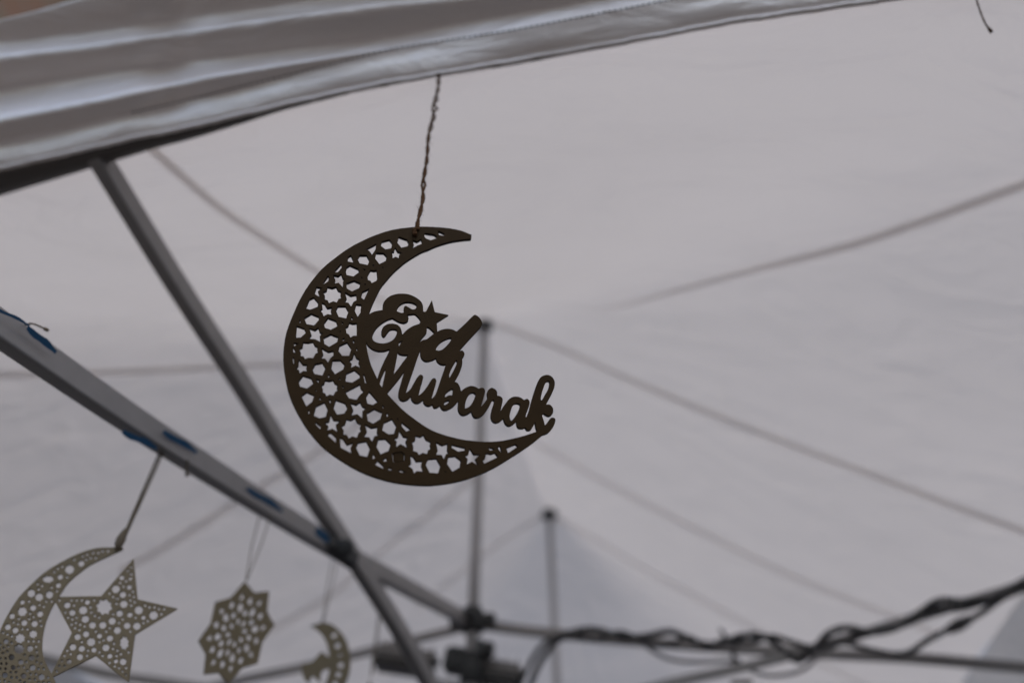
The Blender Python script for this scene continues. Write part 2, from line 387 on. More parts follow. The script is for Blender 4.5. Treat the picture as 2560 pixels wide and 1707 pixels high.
for (x, y, x2, y2) in ((2370, 1575, 2425, 1546), (2530, 1478, 2590, 1448)):
    sweep('connector', [at(x, y, 1.83), at((x + x2) / 2, (y + y2) / 2, 1.83), at(x2, y2, 1.83)], circ(.016, 12), M['cable'], cb, scale=[.7, 1, .7])
cable('connector', [(1828, 1706), (1880, 1702)], .006, 'jute2', None, lambda x: 1.8, cb)

# ---------------------------------------------------------------- near side cloth, gathered along the front edge
def interp(line, x):
    xs = [p[0] for p in line]; ys = [p[1] for p in line]
    if x <= xs[0]: return ys[0] + (ys[1] - ys[0]) / (xs[1] - xs[0]) * (x - xs[0])
    if x >= xs[-1]: return ys[-1] + (ys[-1] - ys[-2]) / (xs[-1] - xs[-2]) * (x - xs[-1])
    return float(np.interp(x, xs, ys))
EDGE = [(0, 416), (110, 392), (218, 368), (337, 340), (463, 316), (599, 284), (762, 246), (952, 206), (1100, 181), (1280, 150), (1552, 103), (1824, 51), (2240, -9), (2600, -66)]
STITCH = [(0, 352), (160, 322), (326, 283), (470, 250), (599, 218), (800, 168), (980, 122), (1280, 76), (1560, 22), (1900, -45), (2600, -200)]
TR2 = [(0, 300), (272, 246), (544, 190), (816, 146), (1000, 119), (1280, 71), (1560, 16), (1900, -52), (2600, -209)]      # dark trough ends, highlight starts
CR2 = [(0, 222), (272, 180), (544, 142), (816, 112), (1000, 84), (1280, 38), (1560, -14), (1900, -85), (2600, -245)]      # highlight ends
TR1 = [(0, 142), (200, 118), (380, 92), (560, 66), (760, 38), (950, 14), (1280, -20), (1560, -60), (1900, -125), (2600, -285)]
CR1 = [(0, 104), (200, 84), (380, 58), (560, 30), (760, 2), (950, -26), (1280, -65), (1560, -110), (1900, -170), (2600, -330)]
TOP = [(-200, 96), (0, 50), (90, 28), (185, 0), (400, -60), (760, -130), (1280, -230), (1900, -320), (2600, -470)]
cloth_root = empty('side_cloth', at(1098, 195, 1.02), 'white satin side cloth gathered in long folds across the top left corner', 'cloth')
def vz(px, py):
    """direction of a view line in the along/height plane (unit across component kept)"""
    d = at(px, py, 1) - Vector((0, 0, CAMZ)); return d.dot(U), d.dot(V), d.z
def cloth():
    xs = np.arange(-260, 2661, 20); rows = []; N = [5, 9, 8, 9, 8, 9]
    lines = [EDGE, STITCH, TR2, CR2, TR1, CR1, TOP]
    # slope of the cloth between lines: 0 = flat underside, 90 = upright face
    slopes = [(26, 80), (-8, 0), (90, 74), (-6, 2), (90, 70), (-4, 20)]
    grid = []
    for x in xs:
        col = []
        d = vz(x, interp(EDGE, x)); k = 1.0 / d[2]; p = np.array([d[1] * k, 1.0]); col.append(at(x, interp(EDGE, x), k))
        merge = min(1, max(0, (x - 700) / 500))        # folds die out into one broad soft face to the right
        for li in range(6):
            y0, y1 = interp(lines[li], x), interp(lines[li + 1], x)
            for j in range(1, N[li] + 1):
                t = j / N[li]; y = y0 + (y1 - y0) * t
                # soften the change of slope at every line
                s = slopes[li]; prev = slopes[li - 1][1] if li else s[0]; nxt = slopes[li + 1][0] if li < 5 else s[1]
                f = s[0] + (s[1] - s[0]) * t
                e = .22
                if t < e: f = f + (prev - f) * .5 * (1 - t / e) ** 1.5
                if t > 1 - e: f = f + (nxt - f) * .5 * ((t - 1 + e) / e) ** 1.5
                if li in (1,): f = f * (1 - merge) + 62 * merge
                if li == 2: f = f * (1 - merge) + 72 * merge
                if li == 0: f = f + 10 * math.sin(x * .013) * (1 - t) + (14 * math.exp(-((x - 420) / 70) ** 2)) - 26 * math.exp(-((x - 1500) / 260) ** 2) * math.sin(t * math.pi)
                dv = vz(x, y); a = R(f); dirv = np.array([-math.cos(a), math.sin(a)])
                # p + s*dirv = k*(dv1,dv2)
                A = np.array([[dirv[0], -dv[1]], [dirv[1], -dv[2]]])
                sol = np.linalg.solve(A, -p); k = sol[1]; p = np.array([dv[1] * k, dv[2] * k]); col.append(at(x, y, k))
        grid.append(col)
    n = len(grid[0]); vs = [v for c in grid for v in c]; fs = []
    for i in range(len(grid) - 1):
        for j in range(n - 1): fs.append((i * n + j, i * n + j + 1, (i + 1) * n + j + 1, (i + 1) * n + j))
    me = pymesh('cloth_sheet', vs, fs); o = link('cloth_sheet', me, M['cloth'], cloth_root, True)
    s = o.modifiers.new('thickness', 'SOLIDIFY'); s.thickness = .0012; s.offset = 1
    return grid
grid = cloth()
# piped hem along the lower edge, and a cloth flap turned under it on the left, its shade put into the colour
hx = list(range(-260, 2661, 20))
hem = [at(x, interp(EDGE, x) + 4.5 + .8 * math.sin(x * .05) + .6 * math.sin(x * .13), 1.0 / vz(x, interp(EDGE, x))[2]) for x in hx]
sweep('hem_piping', hem, circ(.0042, 10), M['cloth'], cloth_root)
FLAP_EDGE = [(-200, 548), (0, 490), (218, 424), (381, 374), (490, 345), (599, 312), (707, 277), (871, 236), (1088, 193), (1280, 165), (1552, 114), (1824, 62), (2249, 2), (2600, -55)]
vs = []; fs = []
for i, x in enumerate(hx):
    y0, y1 = interp(EDGE, x) + 5, max(interp(FLAP_EDGE, x), interp(EDGE, x) + 11)
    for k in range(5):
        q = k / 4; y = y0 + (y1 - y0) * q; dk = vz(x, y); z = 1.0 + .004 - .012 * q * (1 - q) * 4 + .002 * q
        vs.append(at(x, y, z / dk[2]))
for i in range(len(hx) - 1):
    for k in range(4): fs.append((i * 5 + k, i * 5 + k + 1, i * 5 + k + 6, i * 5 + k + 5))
flap = link('shaded_flap_strip', pymesh('shaded_flap_strip', vs, fs), M['flap_shade'], cloth_root, True)
s = flap.modifiers.new('thickness', 'SOLIDIFY'); s.thickness = .0015
# stitches of the hem: short raised threads
vs = []; fs = []
x = 330.0
while x < 2000:
    x2 = x + 9; p, q = [], []
    y = interp(STITCH, x) + 2; y2 = interp(STITCH, x2) + 2
    # locate on the mesh column by interpolation of the stitch row
    def onrow(xx):
        f = (xx + 260) / 20; i = int(f); a = grid[i][5]; b = grid[i + 1][5]; return a.lerp(b, f - i)
    a, b = onrow(x), onrow(x2); out = (Vector((0, 0, CAMZ)) - a).normalized(); sd_ = (b - a).cross(out).normalized() * .0009
    k = len(vs); vs += [a - sd_ + out * .001, a + sd_ + out * .001, b + sd_ + out * .001, b - sd_ + out * .001, (a + b) / 2 + out * .0022]
    fs += [(k, k + 1, k + 4), (k + 1, k + 2, k + 4), (k + 2, k + 3, k + 4), (k + 3, k, k + 4)]
    x += 14
tag(link('stitching', pymesh('stitching', vs, fs), M['thread'], cloth_root), kind='stuff')

# ================================================================ ORNAMENTS
class Plate:
    """a flat sheet standing in the scene; photo outlines are carried onto it once, then it is real cut plywood"""
    def __init__(s, origin, normal, spin=0):
        s.o = Vector(origin); s.n = Vector(normal).normalized(); s.x = s.n.cross(Zv).normalized() * -1
        s.y = s.n.cross(s.x).normalized()
        if s.y.z < 0: s.y = -s.y
        s.x = s.y.cross(s.n).normalized()
        s.mw = Matrix(((s.x.x, s.y.x, s.n.x, s.o.x), (s.x.y, s.y.y, s.n.y, s.o.y), (s.x.z, s.y.z, s.n.z, s.o.z), (0, 0, 0, 1)))
    def to(s, px, py):
        c = Vector((0, 0, CAMZ)); d = at(px, py, 1) - c
        k = (s.o - c).dot(s.n) / d.dot(s.n); p = c + d * k - s.o
        return (p.dot(s.x), p.dot(s.y))
def smooth_loop(pts, n=5):
    """closed outline; a 3-tuple marks a sharp corner"""
    m = len(pts); out = []
    for i in range(m):
        a, b, c, d = pts[(i - 1) % m], pts[i], pts[(i + 1) % m], pts[(i + 2) % m]
        B = np.array(b[:2], float); Cc = np.array(c[:2], float)
        A = np.array(a[:2], float) if len(b) == 2 else B; D = np.array(d[:2], float) if len(c) == 2 else Cc
        if len(b) == 3: A = B - (Cc - B)
        if len(c) == 3: D = Cc + (Cc - B)
        for k in range(n):
            t = k / n
            out.append(tuple(.5 * ((2 * B) + (-A + Cc) * t + (2 * A - 5 * B + 4 * Cc - D) * t * t + (-A + 3 * B - 3 * Cc + D) * t ** 3)))
    return out
def cut(name, plate, outer, holes, thick, m, parent, push=0, edge=None, bevel=.00025):
    cu = bpy.data.curves.new(name, 'CURVE'); cu.dimensions = '2D'; cu.fill_mode = 'BOTH'; cu.extrude = thick / 2
    cu.bevel_depth = bevel; cu.bevel_resolution = 1; cu.offset = -bevel
    for loop in [outer] + list(holes):
        q = [plate.to(*p[:2]) for p in loop]
        sp = cu.splines.new('POLY'); sp.points.add(len(q) - 1); sp.use_cyclic_u = True
        for i, (x, y) in enumerate(q): sp.points[i].co = (x, y, 0, 1)
    tmp = bpy.data.objects.new('tmp', cu); C.objects.link(tmp)
    bpy.context.view_layer.update()
    dg = bpy.context.evaluated_depsgraph_get(); me = bpy.data.meshes.new_from_object(tmp.evaluated_get(dg)); me.name = name
    bpy.data.objects.remove(tmp); bpy.data.curves.remove(cu)
    me.materials.clear(); me.materials.append(m)
    if edge:
        me.materials.append(edge)
        for p in me.polygons: p.material_index = 1 if abs(p.normal.z) < .5 else 0
    o = bpy.data.objects.new(name, me); C.objects.link(o)
    mw = plate.mw @ Matrix.Translation((0, 0, -thick / 2 - push)); o.parent = parent
    o.matrix_world = mw; o.matrix_parent_inverse = parent.matrix_world.inverted(); o.matrix_basis = mw
    return o
def S(o, pts):    # tile coordinates (6x) to photo coordinates, corner marks kept
    return [(o[0] + p[0] / 6, o[1] + p[1] / 6) + tuple(p[2:]) for p in pts]
T1, T2, T3, T4, T5, T6 = (700, 560), (700, 780), (700, 970), (1000, 970), (850, 700), (1040, 830)

def twine(name, p, q, m, parent, r=.0011, turns=14, slack=.0, n=90, spread=1.0):
    p, q = Vector(p), Vector(q); ax = (q - p); L = ax.length; ax.normalize()
    a = Vector((1, 0, 0)); X = (a - ax * a.dot(ax)).normalized(); Y = ax.cross(X)
    for s in (0, 1):
        pts = []
        for i in range(n + 1):
            t = i / n; w = 2 * math.pi * turns * t + math.pi * s
            rr = r * (.62 + spread * (.45 * max(0, math.sin(t * 17 + 1)) ** 3 + 1.3 * math.exp(-((t - .27) / .06) ** 2)) * 1.0)
            bend = X * (.0014 * math.sin(t * 9) + .0008 * math.sin(t * 23)) * min(1, t * 8) * min(1, (1 - t) * 8)
            pts.append(p.lerp(q, t) + X * rr * math.cos(w) + Y * rr * math.sin(w) + bend)
        sc_ = [1 + .25 * math.sin(i * 1.7 + s) * math.sin(i * .43) for i in range(n + 1)]
        sweep(name, pts, circ(r * .78, 7), M[m], parent, scale=sc_)

# ---- the large crescent
hook = at(1040, 578, .7466)
top = at(1098, 186, 1.0 / vz(1098, 186)[2])
moon = empty('crescent_ornament', top, 'dark brown wooden crescent reading Eid Mubarak, hung on jute twine from the white cloth', 'ornament')
TILT, YAW = R(16), R(12)
nrm = Vector((math.sin(YAW) * math.cos(TILT), -math.cos(YAW) * math.cos(TILT), -math.sin(TILT)))
pl = Plate(hook, nrm)
OUT = [(1179, 587, 1), (1150, 576), (1112, 569.5), (1066.7, 566.8), (1033, 567.8), (983.3, 574.2), (938, 588), (896.7, 606.7), (868, 623), (841.7, 641.7), (805, 672), (772, 712), (748, 752), (729, 795), (716.7, 828), (710.5, 858), (707.9, 888), (708.5, 912), (711.5, 938), (719, 975), (731, 1008), (748, 1041), (771, 1077), (800, 1110.5), (824, 1131), (850, 1149), (883, 1169), (916.7, 1185), (950, 1196.5), (983.3, 1205), (1025, 1211), (1066.7, 1213), (1100, 1210.5), (1133, 1205.5), (1167, 1197), (1200, 1185), (1235, 1169), (1266.7, 1150), (1300, 1129), (1333, 1106), (1362, 1082, 1)]
INN = [(1352, 1073, 1), (1341.7, 1078), (1315, 1087.5), (1283, 1095.8), (1258, 1101), (1233, 1103.6), (1208, 1103.6), (1183, 1101.7), (1158, 1098.5), (1133, 1093), (1108, 1086), (1083, 1076.7), (1058, 1062.5), (1033.3, 1045), (1012, 1028.5), (991.7, 1009), (967.5, 983.3), (950, 961), (942, 944), (930, 918), (923, 897), (917.5, 872), (915, 850), (914.5, 825), (917, 803), (922.5, 784), (930, 763), (950, 721.5), (965, 702), (983.3, 681), (1000, 666), (1016.7, 652.5), (1050, 632), (1070, 624), (1092, 614.5), (1126, 604.2), (1152, 600), (1178, 597.5, 1)]
outer = smooth_loop(OUT + INN, 3)
HOLES = []
def hp(o, *polys):
    for p in polys: HOLES.append(S(o, p))
hp(T1, [(1515, 335), (1540, 285), (1650, 250), (1685, 290), (1665, 365), (1580, 380)],
 [(1765, 290), (1795, 215), (1905, 240), (1935, 290), (1910, 335), (1820, 355)],
 [(1995, 260), (2060, 270), (2120, 235), (2135, 295), (2060, 325), (1985, 365), (2010, 310)],
 [(2165, 190), (2190, 160), (2310, 160), (2350, 185), (2340, 215), (2260, 245), (2190, 220)],
 [(2375, 128), (2415, 130), (2470, 148), (2455, 178), (2390, 168)],
 [(1290, 395), (1450, 310), (1430, 385), (1380, 460), (1340, 405)],
 [(1430, 525), (1455, 455), (1560, 450), (1600, 485), (1585, 555), (1490, 600)],
 [(1740, 375), (1765, 420), (1830, 430), (1785, 465), (1780, 512), (1735, 490), (1690, 515), (1690, 470), (1675, 440), (1720, 425)],
 [(1170, 540), (1210, 490), (1305, 480), (1340, 545), (1315, 615), (1195, 590)],
 [(1015, 565), (1030, 520), (1075, 490), (1110, 580), (1060, 570)],
 [(820, 705), (925, 615), (930, 650), (870, 720), (830, 725)],
 [(990, 715), (1010, 670), (1060, 640), (1170, 670), (1190, 720), (1100, 785), (1000, 765)],
 [(1245, 680), (1285, 685), (1265, 705)], [(1390, 620), (1415, 615), (1400, 645)], [(1215, 800), (1240, 805), (1225, 825)], [(1530, 650), (1552, 650), (1545, 668)], [(1268, 905), (1288, 900), (1280, 925)],
 [(1315, 790), (1345, 750), (1370, 715), (1415, 718), (1455, 708), (1460, 820), (1440, 855), (1375, 885), (1355, 850), (1320, 840)],
 [(805, 785), (880, 795), (925, 765), (940, 815), (980, 830), (945, 860), (940, 945), (880, 880), (805, 895), (835, 845)],
 [(640, 895), (730, 795), (745, 815), (720, 860), (660, 900)],
 [(1005, 910), (1120, 865), (1205, 890), (1185, 960), (1080, 1010), (1005, 970)],
 [(515, 1045), (560, 965), (640, 968), (570, 1010), (595, 1095)],
 [(725, 965), (790, 980), (850, 958), (870, 1000), (918, 1015), (905, 1060), (920, 1110), (875, 1125), (850, 1175), (800, 1158), (735, 1185), (715, 1145), (668, 1130), (678, 1085), (655, 1045), (710, 1020)],
 [(1215, 1100), (1240, 1030), (1345, 980), (1260, 1135)],
 [(985, 1045), (1065, 1085), (1145, 1065), (1150, 1140), (1100, 1170), (1065, 1235), (1025, 1180), (965, 1175), (1005, 1125)],
 [(385, 1265), (450, 1150), (515, 1120), (570, 1175), (565, 1240), (450, 1285)],
 [(640, 1200), (680, 1220), (710, 1265), (785, 1245), (760, 1300), (775, 1360), (710, 1350), (655, 1380), (640, 1335), (600, 1305), (645, 1275)],
 [(845, 1310), (880, 1255), (985, 1245), (1025, 1310), (990, 1415), (880, 1390)],
 [(1120, 1300), (1155, 1225), (1225, 1225), (1205, 1330), (1165, 1390)])
hp(T2, [(370, 110), (480, 45), (580, 70), (580, 120), (510, 200), (400, 180)],
 [(290, 150), (300, 125), (312, 150), (295, 165)],
 [(665, 185), (730, 110), (840, 135), (865, 210), (760, 265), (675, 235)],
 [(925, 150), (955, 165), (935, 185)], [(1065, 100), (1080, 80), (1098, 105), (1080, 120)],
 [(235, 385), (262, 230), (365, 255), (388, 310), (310, 380)],
 [(450, 262), (530, 285), (580, 250), (595, 300), (640, 320), (595, 355), (600, 445), (525, 405), (425, 400), (475, 345)],
 [(990, 250), (1035, 225), (1050, 180), (1095, 190), (1155, 178), (1150, 355), (1100, 355), (1055, 380), (1035, 335), (1000, 320)],
 [(663, 405), (770, 350), (875, 375), (855, 450), (735, 520), (665, 475)],
 [(940, 410), (970, 395), (960, 425), (945, 430)], [(1095, 450), (1105, 425), (1120, 440), (1105, 470)], [(890, 295), (915, 280), (905, 305)],
 [(205, 515), (215, 475), (285, 468), (230, 500)], [(200, 545), (215, 560), (230, 605), (200, 605)],
 [(360, 475), (430, 480), (500, 462), (520, 505), (560, 520), (555, 565), (575, 600), (530, 625), (495, 690), (430, 685), (375, 705), (355, 665), (300, 655), (315, 615), (298, 570), (345, 545)],
 [(878, 590), (905, 525), (1015, 475), (1070, 550), (1035, 655), (935, 655)],
 [(635, 560), (725, 605), (800, 585), (800, 650), (755, 690), (720, 755), (680, 700), (610, 695), (655, 640)],
 [(295, 735), (345, 795), (410, 790), (390, 840), (405, 890), (350, 880), (298, 915), (285, 870), (240, 850), (280, 820)],
 [(198, 770), (200, 700), (212, 700), (209, 775)],
 [(1125, 640), (1150, 695), (1190, 710), (1175, 760), (1215, 835), (1130, 800), (1058, 835), (1075, 775), (1040, 740), (1090, 715)],
 [(1146, 560), (1155, 540), (1162, 565), (1150, 585)],
 [(490, 870), (540, 800), (640, 775), (680, 840), (635, 950), (515, 925)],
 [(770, 850), (800, 745), (910, 735), (970, 785), (945, 860), (825, 930)],
 [(715, 970), (735, 940), (742, 965), (725, 980)], [(865, 1015), (905, 985), (895, 1015)], [(545, 1015), (600, 1020), (570, 1055)],
 [(980, 1040), (1005, 940), (1125, 885), (1190, 930), (1195, 985), (1085, 1055)],
 [(1260, 960), (1275, 960), (1297, 1070), (1275, 1060)],
 [(285, 1055), (355, 975), (465, 995), (500, 1070), (405, 1145), (300, 1115)],
 [(690, 1045), (745, 1055), (805, 1040), (820, 1075), (860, 1090), (850, 1135), (862, 1180), (825, 1195), (800, 1250), (745, 1235), (695, 1260), (680, 1220), (640, 1200), (648, 1160), (625, 1125), (670, 1100)],
 [(935, 1110), (965, 1120), (940, 1140)], [(525, 1185), (548, 1160), (542, 1190)],
 [(985, 1215), (1205, 1100), (1215, 1150), (1258, 1190), (1200, 1240), (1145, 1315), (1035, 1290)],
 [(1300, 1290), (1350, 1215), (1470, 1345), (1390, 1390), (1310, 1370)],
 [(330, 1280), (410, 1222), (515, 1250), (480, 1345), (395, 1410)],
 [(582, 1320), (600, 1285), (625, 1300)], [(740, 1320), (768, 1325), (750, 1370)])
hp(T3, [(505, 410), (550, 295), (675, 235), (712, 315), (685, 430), (590, 450)],
 [(808, 310), (850, 200), (980, 235), (1010, 305), (960, 380), (855, 395)],
 [(1068, 245), (1150, 265), (1210, 228), (1230, 275), (1290, 300), (1235, 345), (1232, 450), (1155, 385), (1065, 412), (1102, 335)],
 [(1530, 280), (1545, 265), (1562, 285), (1545, 300)], [(1595, 405), (1615, 385), (1632, 400), (1605, 430)],
 [(1310, 400), (1425, 335), (1535, 365), (1500, 465), (1395, 530), (1320, 490)],
 [(420, 360), (440, 335), (440, 370), (428, 385)],
 [(540, 530), (615, 575), (600, 612), (545, 560)],
 [(770, 425), (805, 490), (905, 490), (835, 550), (860, 655), (785, 605), (700, 635), (725, 570), (675, 535), (745, 510)],
 [(1010, 490), (1075, 505), (1135, 472), (1160, 525), (1215, 545), (1195, 595), (1215, 640), (1175, 675), (1150, 740), (1085, 720), (1030, 750), (1005, 700), (945, 690), (960, 640), (930, 595), (985, 565)],
 [(1535, 635), (1570, 545), (1690, 485), (1742, 570), (1705, 685), (1625, 690)],
 [(1755, 470), (1770, 460), (1782, 495)],
 [(1835, 535), (1965, 620), (1895, 650), (1835, 590)],
 [(1285, 565), (1375, 610), (1460, 590), (1450, 665), (1480, 705), (1415, 720), (1380, 800), (1340, 735), (1255, 730), (1310, 665)],
 [(715, 720), (770, 690), (840, 740), (835, 815)],
 [(912, 765), (950, 780), (1000, 850), (1100, 815), (1055, 890), (1070, 975), (910, 890)],
 [(1147, 905), (1185, 840), (1300, 815), (1347, 905), (1305, 1030), (1195, 1005)],
 [(1452, 885), (1490, 790), (1590, 780), (1658, 840), (1625, 940), (1510, 990)],
 [(1805, 665), (1850, 735), (1915, 740), (1880, 800), (1912, 895), (1808, 835), (1742, 880), (1755, 805), (1715, 775), (1780, 745)],
 [(2045, 735), (2115, 755), (2165, 725), (2190, 780), (2258, 805), (2245, 850), (2262, 905), (2220, 930), (2205, 985), (2140, 968), (2085, 1000), (2060, 960), (1998, 940), (2005, 890), (1990, 835), (2040, 805)],
 [(1385, 1050), (1410, 1000), (1428, 1045), (1400, 1060)], [(1550, 1080), (1600, 1055), (1600, 1095), (1560, 1100)],
 [(1425, 1160), (1480, 1115), (1550, 1170), (1548, 1205)],
 [(1630, 1200), (1675, 1205), (1675, 1230), (1630, 1228)], [(1780, 1240), (1830, 1235), (1905, 1265), (1800, 1260)])
hp(T4, [(165, 1035), (210, 1055), (245, 1110), (330, 1095), (315, 1150), (345, 1250), (250, 1240), (210, 1275), (190, 1210), (130, 1175), (175, 1140)],
 [(395, 1165), (435, 1090), (555, 1075), (605, 1160), (570, 1275), (445, 1265)],
 [(712, 1145), (740, 1055), (840, 1040), (912, 1085), (900, 1185), (785, 1250)],
 [(550, 830), (640, 875), (718, 845), (705, 930), (735, 975), (690, 985), (657, 1060), (625, 1000), (540, 995), (572, 945)],
 [(785, 870), (975, 895), (970, 935), (870, 950), (785, 910)],
 [(1060, 930), (1110, 1000), (1205, 995), (1130, 1060), (1175, 1160), (1080, 1100), (1002, 1140), (1020, 1065), (980, 1030), (1035, 1010)],
 [(670, 1270), (672, 1240), (688, 1270)],
 [(1335, 905), (1415, 905), (1380, 930), (1345, 930)],
 [(1470, 905), (1515, 890), (1530, 970), (1495, 940)],
 [(1300, 990), (1370, 995), (1425, 975), (1475, 1030), (1260, 1130), (1235, 1080), (1275, 1060)],
 [(1600, 910), (1740, 850), (1770, 875), (1620, 970)])
PLUG = S(T3, [(1680, 985), (1740, 960), (1820, 950), (1865, 990), (1872, 1075), (1820, 1105), (1700, 1108)])
def widen(loop, k=4.5):
    """the cut's wall shows along the upper left of every opening, so the front edge sits that much further out"""
    c = np.mean([p[:2] for p in loop], axis=0); ul = np.array([-.45, -.9]); out = []
    r = max(np.linalg.norm(np.array(p[:2]) - c) for p in loop)
    kk = min(k, .55 * r)
    for p in loop:
        d = np.array(p[:2]) - c; wt = max(0, float(np.dot(d, ul)) / (r * 1.006))
        q = np.array(p[:2]) + ul * kk * min(1, wt * 1.6); out.append((q[0], q[1]))
    return out
cut('crescent', pl, outer, [widen(h) for h in HOLES] + [PLUG], .0038, M['wood'], moon, edge=M['edge'])
cxy = np.mean(PLUG, axis=0)
pg = cut('cutout_plug', pl, [tuple(cxy + (np.array(p) - cxy) * .90) for p in PLUG], [], .0030, M['wood'], moon, push=.0007, edge=M['edge'])
# word Eid
E_OUT = S(T5, [(350, 640), (400, 540), (440, 512, 1), (470, 490), (540, 465), (640, 448, 1), (640, 380), (670, 310), (740, 245), (840, 210), (930, 203), (1030, 213), (1130, 255), (1210, 315), (1243, 380), (1248, 465, 1), (1300, 520), (1330, 620), (1400, 720), (1450, 780, 1), (1520, 745), (1600, 730), (1680, 738), (1750, 770, 1), (1860, 670), (1985, 545), (2030, 522), (2090, 560), (2130, 630), (2120, 690), (2060, 760), (1920, 910), (1790, 1062), (1780, 1150), (1700, 1235), (1590, 1265), (1510, 1258), (1455, 1215), (1440, 1170, 1), (1380, 1200), (1300, 1215), (1240, 1190), (1208, 1130), (1202, 1050, 1), (1170, 1065), (1100, 1105), (1020, 1120), (960, 1122), (900, 1110), (865, 1080), (856, 1020), (740, 1038), (680, 1058), (600, 1065), (510, 1045), (440, 1000), (400, 950), (375, 880), (350, 800)])
E_H = [smooth_loop(S(T5, q), 4) for q in (
 [(855, 468, 1), (858, 430), (885, 385), (940, 345), (1010, 328), (1085, 338), (1140, 365), (1150, 395), (1130, 430), (1090, 440), (1040, 415), (990, 388), (962, 400), (955, 440), (968, 478, 1), (925, 492)],
 [(1000, 522, 1), (1023, 548), (1028, 585), (1010, 620), (950, 640), (880, 622), (785, 570, 1), (700, 600), (600, 665), (530, 740), (490, 820), (487, 875), (520, 920), (610, 948), (700, 940), (780, 905), (830, 850), (852, 790), (850, 750), (805, 735), (750, 745), (710, 790), (675, 838), (645, 848), (622, 815), (622, 760), (650, 700), (710, 662), (780, 652), (860, 670), (910, 720), (935, 815, 1), (1000, 750), (1090, 690), (1190, 655, 1), (1205, 600), (1130, 514), (1060, 512)],
 [(1300, 705, 1), (1335, 712), (1420, 790, 1), (1360, 840), (1300, 885), (1240, 900), (1185, 935, 1), (1230, 870), (1290, 800), (1303, 760)],
 [(1440, 1050, 1), (1445, 1010), (1500, 940), (1580, 890), (1655, 865), (1670, 885), (1630, 950), (1550, 1030), (1490, 1056)],
 [(880, 935, 1), (942, 905, 1), (908, 950), (882, 992, 1)])]
cut('word', pl, smooth_loop(E_OUT, 5), E_H, .0034, M['wood'], moon, push=.00012, edge=M['edge'])['label'] = 'cut out word Eid'
st = S(T5, [(1378, 298), (1422, 478), (1628, 522), (1452, 632), (1462, 788), (1335, 697), (1215, 745), (1240, 610), (1165, 500), (1290, 468)])
cut('star', pl, st, [], .0030, M['wood'], moon, push=.00030, edge=M['edge'])
def t2(*p): return [(q[0] - 2040, q[1] - 300) + tuple(q[2:]) for q in p]
M_OUT = S(T6, t2((1400, 1000), (1455, 1012, 1), (1490, 900), (1540, 780), (1600, 660), (1650, 555), (1690, 470), (1760, 470), (1765, 600), (1745, 720), (1705, 930, 1), (1780, 835), (1850, 740), (1925, 640), (2010, 540), (2108, 560, 1), (2050, 720), (1990, 900), (1930, 1070), (1887, 1213, 1), (1950, 1160), (2010, 1060), (2065, 970), (2110, 935), (2147, 965), (2140, 1020), (2110, 1120), (2080, 1250, 1), (2145, 1195), (2210, 1110), (2270, 1015)) +
 [(272, 687), (303, 715), (300, 770), (270, 870), (235, 1000, 1), (290, 935), (330, 830), (385, 665), (450, 478), (490, 350), (600, 280), (655, 282, 1), (690, 275), (720, 300), (728, 335), (715, 365), (695, 390, 1), (695, 470), (680, 540), (640, 635), (578, 742, 1), (620, 760), (655, 810), (675, 885, 1), (740, 835), (820, 807), (890, 818), (940, 847, 1), (990, 830), (1025, 850), (1035, 900), (1015, 980), (980, 1112, 1), (1030, 1050), (1070, 985), (1065, 920), (1080, 870), (1130, 835), (1180, 850), (1215, 890), (1220, 950, 1), (1270, 965), (1300, 1000), (1295, 1060), (1268, 1180, 1), (1320, 1100), (1390, 1010), (1450, 972), (1510, 965), (1570, 980), (1620, 1015, 1), (1670, 1000), (1703, 1035), (1700, 1100), (1650, 1240), (1652, 1282, 1), (1695, 1180), (1740, 1010), (1790, 850), (1840, 720), (1890, 662), (1970, 640), (2040, 670), (2080, 740), (2075, 830), (2030, 940), (1955, 1082, 1), (2010, 1088), (2050, 1130), (2060, 1185), (2040, 1238), (1990, 1258), (1940, 1235), (1920, 1220), (1890, 1245, 1), (1915, 1320), (1935, 1395, 1), (1975, 1350), (2012, 1295), (2050, 1280), (2088, 1300), (2088, 1350), (2055, 1430), (1990, 1505), (1920, 1535), (1880, 1545), (1840, 1550), (1817, 1482, 1), (1800, 1430), (1785, 1350, 1), (1760, 1410), (1720, 1465), (1670, 1470), (1640, 1430, 1), (1590, 1445), (1540, 1435), (1515, 1400), (1505, 1340, 1), (1440, 1393), (1390, 1405), (1340, 1370), (1310, 1295, 1), (1250, 1345), (1190, 1357), (1140, 1320), (1123, 1250), (1140, 1150), (1172, 1050), (1163, 1020), (1140, 1030), (1100, 1110), (1040, 1200), (980, 1260), (910, 1285), (860, 1260), (830, 1190, 1), (770, 1230), (710, 1245), (660, 1220), (630, 1150), (635, 1030, 1), (600, 1070), (550, 1120), (490, 1155), (430, 1170), (388, 1150), (360, 1100, 1), (310, 1130), (268, 1130), (245, 1085, 1), (200, 1105), (150, 1095), (115, 1060), (105, 1015, 1), (50, 1055), (0, 1065), (-45, 1040), (-72, 1000), (-75, 965, 1)] +
 t2((1910, 1310), (1850, 1330), (1800, 1310), (1775, 1260), (1777, 1190), (1810, 1070), (1862, 888, 1), (1800, 980), (1720, 1080), (1605, 1217, 1), (1560, 1200), (1500, 1150)))
